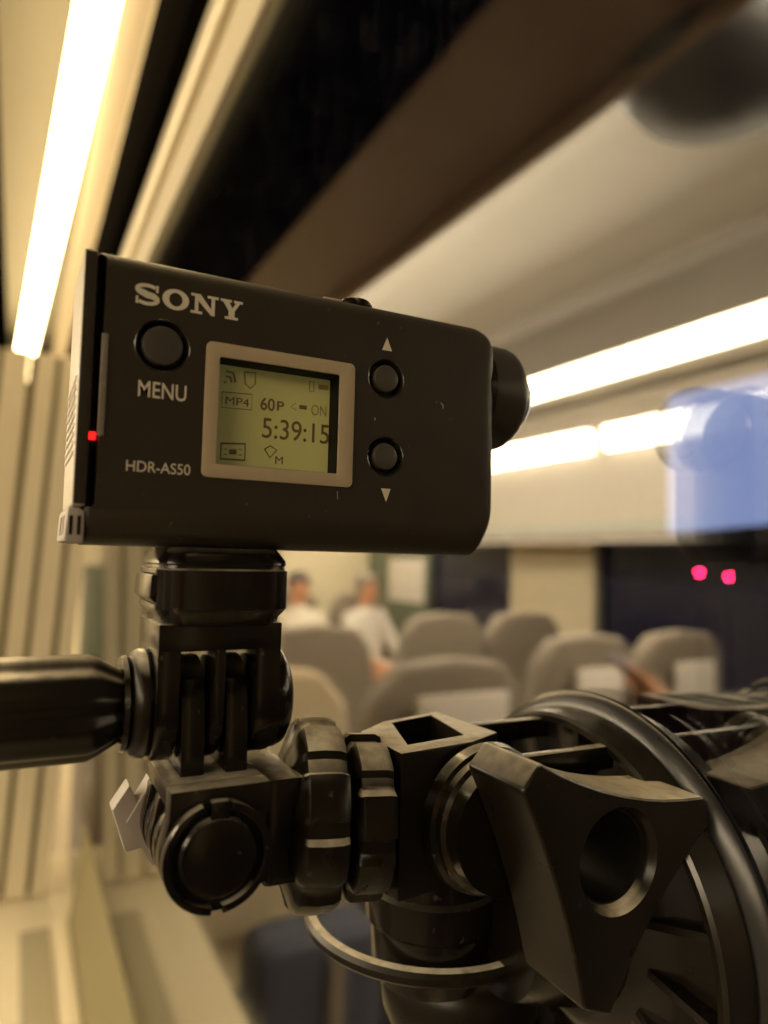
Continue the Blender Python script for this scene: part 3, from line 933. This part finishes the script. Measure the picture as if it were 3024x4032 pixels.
# =================================================================== THE SUCTION MOUNT (millimetres)
sm = thing('suction_mount', 'black jointed plastic suction mount with thumbscrew and wing knob stuck on the window', 'mount', (.1, .14, -.085))
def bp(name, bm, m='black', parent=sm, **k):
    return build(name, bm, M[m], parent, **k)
def oct_sec(x0, x1, y0, y1, r):
    return rrect(x0, x1, y0, y1, r, 5)
# adapter cap under the camera
n = bmesh.new()
rings = []
for z, e in ((OZ - .02, 1.9), (.6, 1.5), (-1.0, .35), (-1.7, .25), (-2.0, .5), (-2.5, .45), (-2.8, 0), (-9.4, 0), (-10.9, 1.2), (-12.2, 1.5)):
    rings.append([n.verts.new((x, y, z)) for x, y in oct_sec(20.9 + e, 44.0 - e, 119.6 + e, 143.5 - e, max(4.2 - e * .5, 1.5))])
for A, B in zip(rings, rings[1:]):
    k = len(A)
    for i in range(k):
        n.faces.new((A[i], A[(i + 1) % k], B[(i + 1) % k], B[i]))
n.faces.new(rings[0]); n.faces.new(rings[-1][::-1])
n = cut(n, [box(18, 23.5, 122.5, 146, -8.6, -3.4)])
ad = bp('adapter_cap', n)
bp('catch', prism([(20.2, -3.6), (23.4, -3.6), (23.4, -8.4), (20.9, -8.4), (20.0, -7.4)], 1, 122.8, 140, .3), 'black', ad)
# fork: three prongs along X, round at the lower end; axis at y=131.5 z=-26.4
def prong_poly(top, ry=10.2, cyy=131.7, cz=-26.0, n=14):
    pts = [(cyy - ry, top), ]
    for i in range(n + 1):
        t = rad(180 + 180 * i / n)
        pts.append((cyy + ry * math.cos(t), cz + ry * math.sin(t)))
    pts.append((cyy + ry, top))
    return pts
bp('fork_block', box(21.6, 42.8, 121.5, 141.9, -16.4, -11.8, .3), 'black', ad)
for x0, x1 in ((21.6, 25.4), (31.0, 33.0), (38.5, 42.8)):
    bp('prong', prism(prong_poly(-16.0), 0, x0, x1, .35), 'black', ad)
# thumbscrew: flange and long fluted handle
def flute(th, t):
    return 1.0 - .075 * (0.5 + 0.5 * math.cos(6 * th)) ** 3 - .03 * (0.5 + 0.5 * math.cos(12 * th))
AX = (21.55, 131.7, -26.2)
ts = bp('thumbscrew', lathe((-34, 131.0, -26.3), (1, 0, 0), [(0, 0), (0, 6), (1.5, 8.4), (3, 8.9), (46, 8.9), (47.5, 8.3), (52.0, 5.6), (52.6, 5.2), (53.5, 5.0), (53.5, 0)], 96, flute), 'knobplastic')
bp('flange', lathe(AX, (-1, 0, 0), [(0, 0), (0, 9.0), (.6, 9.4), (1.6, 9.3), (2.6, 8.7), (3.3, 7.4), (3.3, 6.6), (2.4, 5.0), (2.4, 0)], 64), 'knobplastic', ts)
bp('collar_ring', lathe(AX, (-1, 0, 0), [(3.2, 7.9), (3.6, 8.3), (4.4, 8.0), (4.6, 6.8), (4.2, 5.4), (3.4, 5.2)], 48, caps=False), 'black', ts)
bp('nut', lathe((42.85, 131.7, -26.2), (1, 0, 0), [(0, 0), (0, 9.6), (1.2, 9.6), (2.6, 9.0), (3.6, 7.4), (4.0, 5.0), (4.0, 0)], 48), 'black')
# first link: two prongs up, block, round lower end on the second joint (axis along Y)
J2 = (30.7, -47.4)
lk = bp('link', prism([(23.3, -37.2), (39.5, -37.2), (39.5, -41.5)] + [(J2[0] + 8.6 * math.cos(rad(a)), J2[1] + 8.6 * math.sin(rad(a))) for a in range(20, -201, -12)] + [(23.3, -41.5)], 1, 115.2, 119.4, .35), 'black')
bp('shoulder', prism([(23.35, -37.25), (39.45, -37.25), (39.45, -40.5), (23.35, -40.5)], 1, 119.5, 141.5, .3), 'black', lk)
for x0, x1 in ((26.2, 30.2), (33.8, 37.7)):
    pts = []
    for i in range(15):
        t = rad(180 * i / 14)
        pts.append((131.7 + 8.3 * math.cos(t), -26.4 + 8.3 * math.sin(t)))
    pts += [(122.4, -37.3), (141.0, -37.3)]
    bp('prong', prism(pts, 0, x0, x1, .35), 'black', lk)
for y0, y1 in ((124.2, 127.4), (132.0, 135.4)):
    bp('plate', prism([(23.3, -40.6), (39.5, -40.6)] + [(J2[0] + 8.6 * math.cos(rad(a)), J2[1] + 8.6 * math.sin(rad(a))) for a in range(20, -201, -12)], 1, y0, y1, .3), 'black', lk)
# pivot cap facing the viewer: outer C ring, groove, inner disc, key tab
pc = bp('pivot_cap', lathe((J2[0], 115.15, J2[1]), (0, -1, 0), [(0, 0), (0, 8.55), (.8, 8.55), (.8, 0)], 64), 'deep')
def ringarc(a0, a1, r0, r1, y0, y1):
    return prism([(J2[0] + r1 * math.cos(rad(a)), J2[1] + r1 * math.sin(rad(a))) for a in range(a0, a1 + 1, 6)] +
                 [(J2[0] + r0 * math.cos(rad(a)), J2[1] + r0 * math.sin(rad(a))) for a in range(a1, a0 - 1, -6)], 1, y0, y1, .22)
bp('ring_segment', ringarc(108, 264, 7.35, 8.6, 112.9, 114.9), 'black', pc)
bp('ring_segment', ringarc(-84, 78, 7.35, 8.6, 112.9, 114.9), 'black', pc)
bp('inner_disc', lathe((J2[0], 114.6, J2[1]), (0, -1, 0), [(0, 6.3), (1.3, 6.3), (1.75, 5.9), (1.9, 5.2), (1.9, 0)], 56), 'black', pc)
bp('key_tab', box(J2[0] - 1.5, J2[0] + 1.5, 112.9, 114.6, J2[1] + 5.7, J2[1] + 8.7, .25), 'black', pc)
# second link: plates between, neck to the right
l2 = bp('second_link', box(40.2, 47.2, 119.0, 141.0, -56.5, -38.3, 1.2), 'black')
for y0, y1 in ((120.2, 123.6), (128.0, 131.4)):
    bp('plate', prism([(40.5, -39.0)] + [(J2[0] + 8.5 * math.cos(rad(a)), J2[1] + 8.5 * math.sin(rad(a))) for a in range(90, 271, 12)] + [(40.5, -55.9)], 1, y0, y1, .3), 'black', l2)
bp('hex_nut', lathe((J2[0] - 1.2, 136, J2[1] - .8), (0, 1, 0), [(0, 0), (0, 9.4), (5.5, 9.4), (6.2, 8.6), (6.2, 0)], 6), 'pale')
bp('nut_arm', prism([(17.6, -46.0), (20.4, -41.8), (23.0, -47.5), (23.0, -53.4), (20.2, -53.8)], 1, 137.0, 142.0, .5), 'pale')
# lobed locking collars
def lobes(k, d, ph=0.0):
    def fn(th, t):
        c = math.cos(k * (th + ph))
        return 1.0 - d * (1.0 if c < -.72 else (0.0 if c > -.45 else (-.45 - c) / .27))
    return fn
AXD = (.97, -.20, -.04)
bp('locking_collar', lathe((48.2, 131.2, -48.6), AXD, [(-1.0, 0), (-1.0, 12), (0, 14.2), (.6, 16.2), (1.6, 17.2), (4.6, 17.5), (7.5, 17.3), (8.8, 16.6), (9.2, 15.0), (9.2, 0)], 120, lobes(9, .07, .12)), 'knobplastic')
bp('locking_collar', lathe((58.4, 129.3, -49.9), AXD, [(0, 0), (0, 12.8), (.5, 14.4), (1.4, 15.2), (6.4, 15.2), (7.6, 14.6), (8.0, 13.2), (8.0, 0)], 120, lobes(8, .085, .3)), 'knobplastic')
# housing with open pocket
poly = [(66.5, 119.6), (84.5, 122.0), (94.0, 126.5), (92.5, 149.3), (75.5, 144.5), (66.5, 138)]
hz = prism(poly, 2, -64.0, -36.6, .6, 2)
hz = cut(hz, [prism([(70.6, 124.4), (85.6, 126.9), (89.0, 146.0), (76.6, 142.4)], 2, -43.5, -30)])
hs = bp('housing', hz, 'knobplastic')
bp('strut', box(86.5, 117.5, 116.2, 119.0, -44.2, -39.2, .5), 'black', hs)
bp('strut', box(91.5, 117.5, 138.0, 141.0, -42.4, -37.8, .5), 'black', hs)
bp('hub', lathe((86.0, 119.8, -51.0), (0, -1, 0), [(0, 0), (0, 14.6), (2.6, 14.2), (3.0, 13.4), (4.6, 13.2), (5.2, 12.4), (8.4, 12.0), (8.4, 0)], 64), 'black', hs)
# three-winged knob with a round hole
def curve(p0, p1, sag, k=8):
    out = []
    d = Vector((p1[0] - p0[0], p1[1] - p0[1])); nn = Vector((-d.y, d.x)).normalized()
    for i in range(1, k):
        t = i / k
        b = 4 * t * (1 - t) * sag
        out.append((p0[0] + d.x * t + nn.x * b, p0[1] + d.y * t + nn.y * b))
    return out
a1, a2 = (75.6, -37.6), (79.4, -33.4)
b1, b2 = (119.6, -44.0), (121.0, -49.4)
c1, c2 = (95.5, -78.0), (89.4, -75.6)
kp = [a1, a2] + curve(a2, b1, -2.6) + [b1, b2] + curve(b2, c1, -2.0) + [c1, c2] + curve(c2, a1, -1.4)
kb = prism(kp, 1, 95.0, 111.2, 0.9, 3)
kb = cut(kb, [lathe((97.4, 93.5, -52.3), (0, 1, 0), [(0, 9.9), (1.6, 9.3), (2.4, 8.6), (3.2, 8.3), (19.0, 8.0)], 56)])
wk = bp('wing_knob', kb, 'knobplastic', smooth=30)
bp('hole_shade', lathe((97.4, 97.4, -52.3), (0, 1, 0), [(0, 8.45), (.2, 8.0), (13.6, 7.7), (13.7, 8.1)], 56, caps=False), 'deep', wk)  # near-black sleeve added to hold the hole as dark as deep shade
# vertical swivel below the housing with its ring and rubber skirt
bp('swivel_post', lathe((91, 147, -95), (0, 0, 1), [(0, 0), (0, 13), (3, 14), (12, 14.6), (13, 15.6), (20, 15.8), (21, 15), (33, 14.5), (33, 0)], 64), 'black')
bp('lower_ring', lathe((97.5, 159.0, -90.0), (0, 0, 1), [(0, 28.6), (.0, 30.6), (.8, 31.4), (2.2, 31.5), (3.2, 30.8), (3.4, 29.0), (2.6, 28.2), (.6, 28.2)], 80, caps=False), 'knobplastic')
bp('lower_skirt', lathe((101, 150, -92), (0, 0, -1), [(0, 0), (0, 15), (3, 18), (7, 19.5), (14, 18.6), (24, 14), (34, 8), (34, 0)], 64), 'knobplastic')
# the suction cup on the glass
CC = (132.0, -80.5)
cu = bp('suction_pad', lathe((125.9, *CC), (-1, 0, 0), [(0, 0), (0, 48.8), (.4, 49.2), (1.2, 48.8), (2.4, 46.6), (3.0, 45.0), (3.0, 0)], 96), 'rubber')
hs2 = bp('cup_shell', lathe((122.85, *CC), (-1, 0, 0), [(0, 0), (0, 45.2), (.6, 45.6), (7.0, 44.8), (7.6, 44.0), (7.3, 42.6), (1.6, 42.0), (1.6, 30), (3.0, 26), (5.0, 22), (5.0, 0)], 96), 'tan')
for k in range(16):
    a = 2 * math.pi * k / 16 + .1
    d = Vector((0, math.cos(a), math.sin(a))); t = Vector((0, -math.sin(a), math.cos(a)))
    n = bmesh.new()
    vs = []
    for x in (117.0, 121.2):
        for rr_, ww in ((24, .8), (42.3, .8)):
            for sgn in (-1, 1):
                vs.append(n.verts.new(Vector((x if rr_ > 30 else x + 1.5 * (x < 119), *CC)) + d * rr_ + t * ww * sgn))
    for f in ((0, 1, 3, 2), (4, 6, 7, 5), (0, 4, 5, 1), (2, 3, 7, 6), (0, 2, 6, 4), (1, 5, 7, 3)):
        n.faces.new([vs[i] for i in f])
    bp('rib', n, 'tan', hs2)
bp('cup_boss', lathe((117.8, *CC), (-1, 0, 0), [(0, 0), (0, 20), (6, 18), (14, 16), (20, 14), (20, 0)], 48), 'black', cu)
